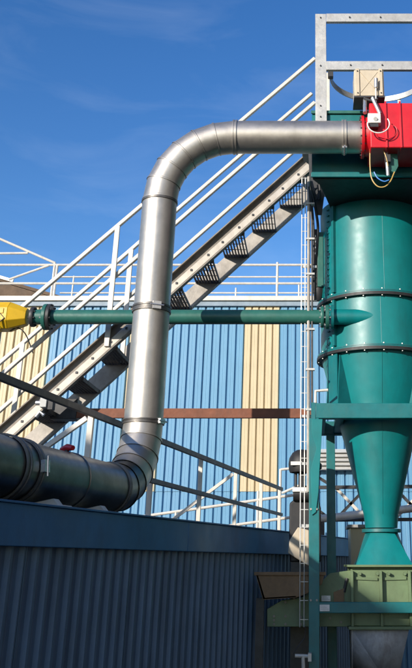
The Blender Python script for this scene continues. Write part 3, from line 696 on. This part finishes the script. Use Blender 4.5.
pl = [(267, 626.5), (267, 609), (281, 600.5), (303, 597), (318, 585), (330, 573), (351, 570), (351, 626.5)]
pp = MB().prism([P(u_, v_, MF + .12) for u_, v_ in pl], (0, .02, 0)).build('side_plate', OLIVE, om, .003)
bo = MB()
for u_, v_ in ((274, 616), (274, 620), (274, 624), (285.5, 602), (285.5, 616), (285.5, 624), (301, 617), (301, 624), (294, 598.5), (340, 590), (330, 618), (341, 622)): c = P(u_, v_, MF + .12); bo.tube([c, c - ey * .012], .009, 6)
bo.build('plate_bolts', STAIRD, pp, stuff=True)
MB().box(P(268, 620, 6.95).x, P(350, 620, 6.95).x, MF + .142, 7.5, zt0 + .01, P(300, 612, 6.95).z).build('trough', OLIVE, om)
MB().tube([P(344, 592, MF + .115), P(347, 578, MF + .115)], .012, 8).build('lever', DARK, om)
MB().prism([P(333.5, 592, MF + .115), P(344, 588, MF + .115), P(344, 603, MF + .115), P(334, 603, MF + .115)], (0, -.01, 0)).build('cover', BROWN, om)
for xx, yy in ((xa + .02, 7.3), (xb + .2, 7.3), (xb + .25, MF + .1), (P(300, 620, 7.2).x, 7.35)): MB().box(xx, xx + .06, yy, yy + .06, 0, zt0 + .02).build('leg', DARK, om)
for (u0_, v0, u1_, v1, d_), lb_ in (((321.5, 601, 330.5, 595.5, MF + .105), 'small white printed plate on the olive side plate'), ((319.8, 611, 329.5, 604.5, FD - .004), 'small white printed plate on the teal cross rail')):
    a, b = P(u0_, v0, d_), P(u1_, v1, d_)
    t_ = thing('label_plate', lb_, 'label', ((a.x + b.x) / 2, d_, a.z), 'white label plates')
    MB().box(a.x, b.x, d_, d_ + (.014 if d_ > 6.75 else .0075), a.z, b.z).build('plate', WHITE, t_)
    tx = MB()
    for k in range(3): tx.box(a.x + .006, b.x - .006 - .012 * k, d_ - .001, d_ + .001, a.z + (b.z - a.z) * (.25 + .25 * k), a.z + (b.z - a.z) * (.25 + .25 * k) + .004)
    tx.build('print_lines', GREYP, t_, stuff=True)
# brown trough chute at left
CHD = 6.79
ch = thing('brown_chute', 'rust brown sheet steel chute jutting left from the conveyor', 'chute', P(290, 600, CHD))
fr = [P(255.5, 573.5, CHD), P(324.5, 573.5, CHD), P(322, 584, CHD), P(306, 594, CHD), P(296, 597.5, CHD), P(263, 599.5, CHD)]
MB().prism(fr, (0, .015, 0)).build('front_plate', BROWN, ch, .003)
MB().prism([p + V((0, .33, 0)) for p in fr], (0, .015, 0)).build('back_plate', BROWN, ch, .003)
MB().prism([fr[0], fr[5], fr[5] + ez * .012 + ex * .012, fr[0] + ex * .014], (0, .345, 0)).build('end_plate', BROWN, ch)
MB().prism([fr[5], fr[4], fr[4] + ez * .012, fr[5] + ez * .012], (0, .345, 0)).build('floor_plate', BROWN, ch)
MB().box(fr[0].x - .01, fr[1].x + .01, CHD - .012, CHD + .004 - .006, fr[0].z - .012, fr[0].z + .012).build('rim', BROWN, ch, .003)
MB().box(fr[4].x - .3, fr[4].x - .24, CHD + .15, CHD + .21, 0, fr[5].z + .005).build('leg', DARK, ch)
# grey hopper
hp = thing('grey_hopper', 'worn grey sheet metal hopper tapering down below the conveyor', 'hopper', P(380, 668, 6.9))
hz1 = zt0 - .024; hz0 = .92
tx0, tx1 = P(352.5, 632, MF).x, P(409, 632, MF).x
bxl, bxr = P(386, 672, MF + .08).x, P(397, 672, MF + .08).x
A_, B_, C_, D_ = V((tx0, MF, hz1)), V((tx1, MF, hz1)), V((tx1, 7.3, hz1)), V((tx0, 7.3, hz1))
a_, b_, c_, d_ = V((bxl, MF + .08, hz0)), V((bxr, MF + .08, hz0)), V((bxr, 7.2, hz0)), V((tx0 + .01, 7.2, hz0)); e_ = V((tx0 + .01, MF + .3, hz0))
for q in ((A_, B_, b_, a_), (A_, a_, e_), (D_, A_, e_, d_), (C_, D_, d_, c_), (B_, C_, c_, b_)):
    MB().add(q, [tuple(range(len(q)))]).build('hopper_side', HOPPER, hp).modifiers.new('solid', 'SOLIDIFY').thickness = .006
MB().prism([a_ - ez * .002, b_ - ez * .002, c_ - ez * .002, d_ - ez * .002, e_ - ez * .002], (0, 0, .25 - hz0)).build('outlet', HOPPER, hp)
MB().box(tx0 - .06, bxr + .1, MF + .02, 7.3, 0, .247).build('plinth', DARK, hp)

# ================================================================== RAILING ON THE SHED ROOF
def RPt(u_, top=True):
    d_ = 2114.0 / (452 - u_); v_ = 375 + .402 * u_ if top else 441 + .256 * u_
    return P(u_, v_, d_)
zr1 = Z(.955); zr2 = Z(.62)
ra, rb = RPt(-30), RPt(283)
def RR(d_): return V((ra.x + (rb.x - ra.x) * (d_ - ra.y) / (rb.y - ra.y), d_, 0))
rs = thing('shed_roof_railing', 'pale posts and dark level rails of the guard railing receding along the shed roof', 'railing', RR(7.3) + ez * ZS)
RAILD = mat('shade_dark_rail', (.16, .15, .14), .6, .3, .25, 9)  # dark rails: the shade on their near side is put into the colour
for zz, hh in ((zr1, .045), (zr2, .04)):
    a, b = RR(3.2) + ez * zz, RR(12.45) + ez * zz; MB().bar(a, b, .03, hh).build('rail', RAILD, rs, .004)
for d_ in (4.68, 6.02, 7.28, 8.66, 10.02, 11.3, 12.43):
    p = RR(d_) - V((.035, 0, 0)); MB().box(p.x - .02, p.x + .02, d_ - .02, d_ + .02, ZS - .026, zr1 + .01).build('post', RAIL, rs, .003)
    if d_ in (6.02, 10.02): MB().bar(p + V((-.03, 0, 0)) + ez * (zr1 - .02), p + V((-.98, 0, 0)) + ez * (ZS - .02), .035, .035).build('stay', RAIL, rs, .003)
# small fitting box on the railing by the stair
a = P(46, 404, 6.9)
fx = thing('conduit_box', 'small pale junction box with fittings on the staircase near the rusty beam', 'junction box', a)
a, b = P(41, 408, 6.95), P(49, 397, 6.95)
MB().box(a.x, b.x, 6.9, 6.985, a.z, b.z).build('box', GREYP, fx, .004)
MB().tube([P(36, 403, 6.93), P(41, 403, 6.93)], .02, 10).build('gland', SILVER, fx)
MB().tube([P(44, 415, 6.94), P(40, 412, 6.94), P(36, 417, 6.94)], .015, 10).build('fitting', SILVER, fx)
MB().box(P(49, 405, 6.95).x + .003, P(54, 405, 6.95).x, 6.91, 6.985, P(50, 410, 6.95).z, P(50, 401, 6.95).z).build('hollow_end', BLACK, fx)

# ------------------------------------------------------------------ pale ramp handrail farther back, against the wall
RD_ = 12.6
rr_ = thing('ramp_handrail', 'thin white sloping handrails of a ramp in front of the blue wall', 'railing', P(230, 530, RD_))
for q in (((120, 519.5), (300, 494)), ((205, 529), (300, 516))): MB().tube([P(u_, v_, RD_) for u_, v_ in q], .02, 8).build('rail', RAIL, rr_)
for u_, v_ in ((176, 511.5), (258, 491), (280.5, 469), (135, 517)): p = P(u_, v_, RD_); MB().tube([p, (p.x, p.y, ZS - .03)], .018, 8).build('post', RAIL, rr_)
MB().tube([P(280.5, 469.5, RD_), P(294, 468, RD_)], .018, 8).build('top_bar', RAIL, rr_)
MB().tube([P(282, 493, RD_), P(299, 485.5, RD_)], .018, 8).build('top_bar', RAIL, rr_)

# gantry and pale pipe seen under the stand
GD = 11.0
gt = thing('pipe_gantry', 'dark lattice gantry behind the stand posts under the cyclone', 'gantry', P(350, 530, GD))
MB().bar(P(305, 487.5, GD), P(470, 486, GD), .05, .04).build('chord', DARK, gt)
MB().bar(P(305, 520, GD), P(470, 519, GD), .05, .04).build('chord', DARK, gt)
for q, mm in ((((336, 488), (366, 519)), RAIL), (((316, 476), (336, 488)), DARK), (((366, 488), (336, 519)), DARK), (((305, 500), (330, 519)), DARK), (((395, 519), (425, 488)), RAIL), (((425, 519), (395, 488)), DARK)):
    MB().bar(P(*q[0], GD + .03), P(*q[1], GD + .03), .03, .035).build('diagonal', mm, gt)
for u_ in (310, 440): p = P(u_, 488, GD); MB().box(p.x - .03, p.x + .03, GD + .04, GD + .1, ZS - .03 if u_ < 330 else 0, p.z).build('leg', DARK, gt)
GP = 10.8
wp = thing('pale_pipe', 'pale lagged pipe crossing behind the cone just above the shed roof', 'pipe', P(350, 517, GP))
MB().tube([P(318, 519, GP), P(372, 513, GP), P(440, 505, GP)], .045, 16).build('pipe_run', RAIL, wp)
for u_ in (322, 430): p = P(u_, 515, GP); MB().box(p.x - .03, p.x + .03, GP - .03, GP + .03, (ZS - .03) if u_ < 360 else 0, p.z - .03).build('leg', DARK, wp)
# pale block behind the neck
a, b = P(350.5, 575, 8.1), P(372, 528, 8.1)
pb_ = thing('concrete_pier', 'pale concrete pier behind the square base of the cyclone', 'pier', ((a.x + b.x) / 2, 8.1, 0))
MB().box(a.x, b.x, 8.1, 8.5, 0, b.z).build('shaft', CREAM, pb_, .01)
MB().box(a.x - .02, b.x + .02, 8.08, 8.52, b.z + .001, b.z + .03).build('cap', PLASTER, pb_, .005)
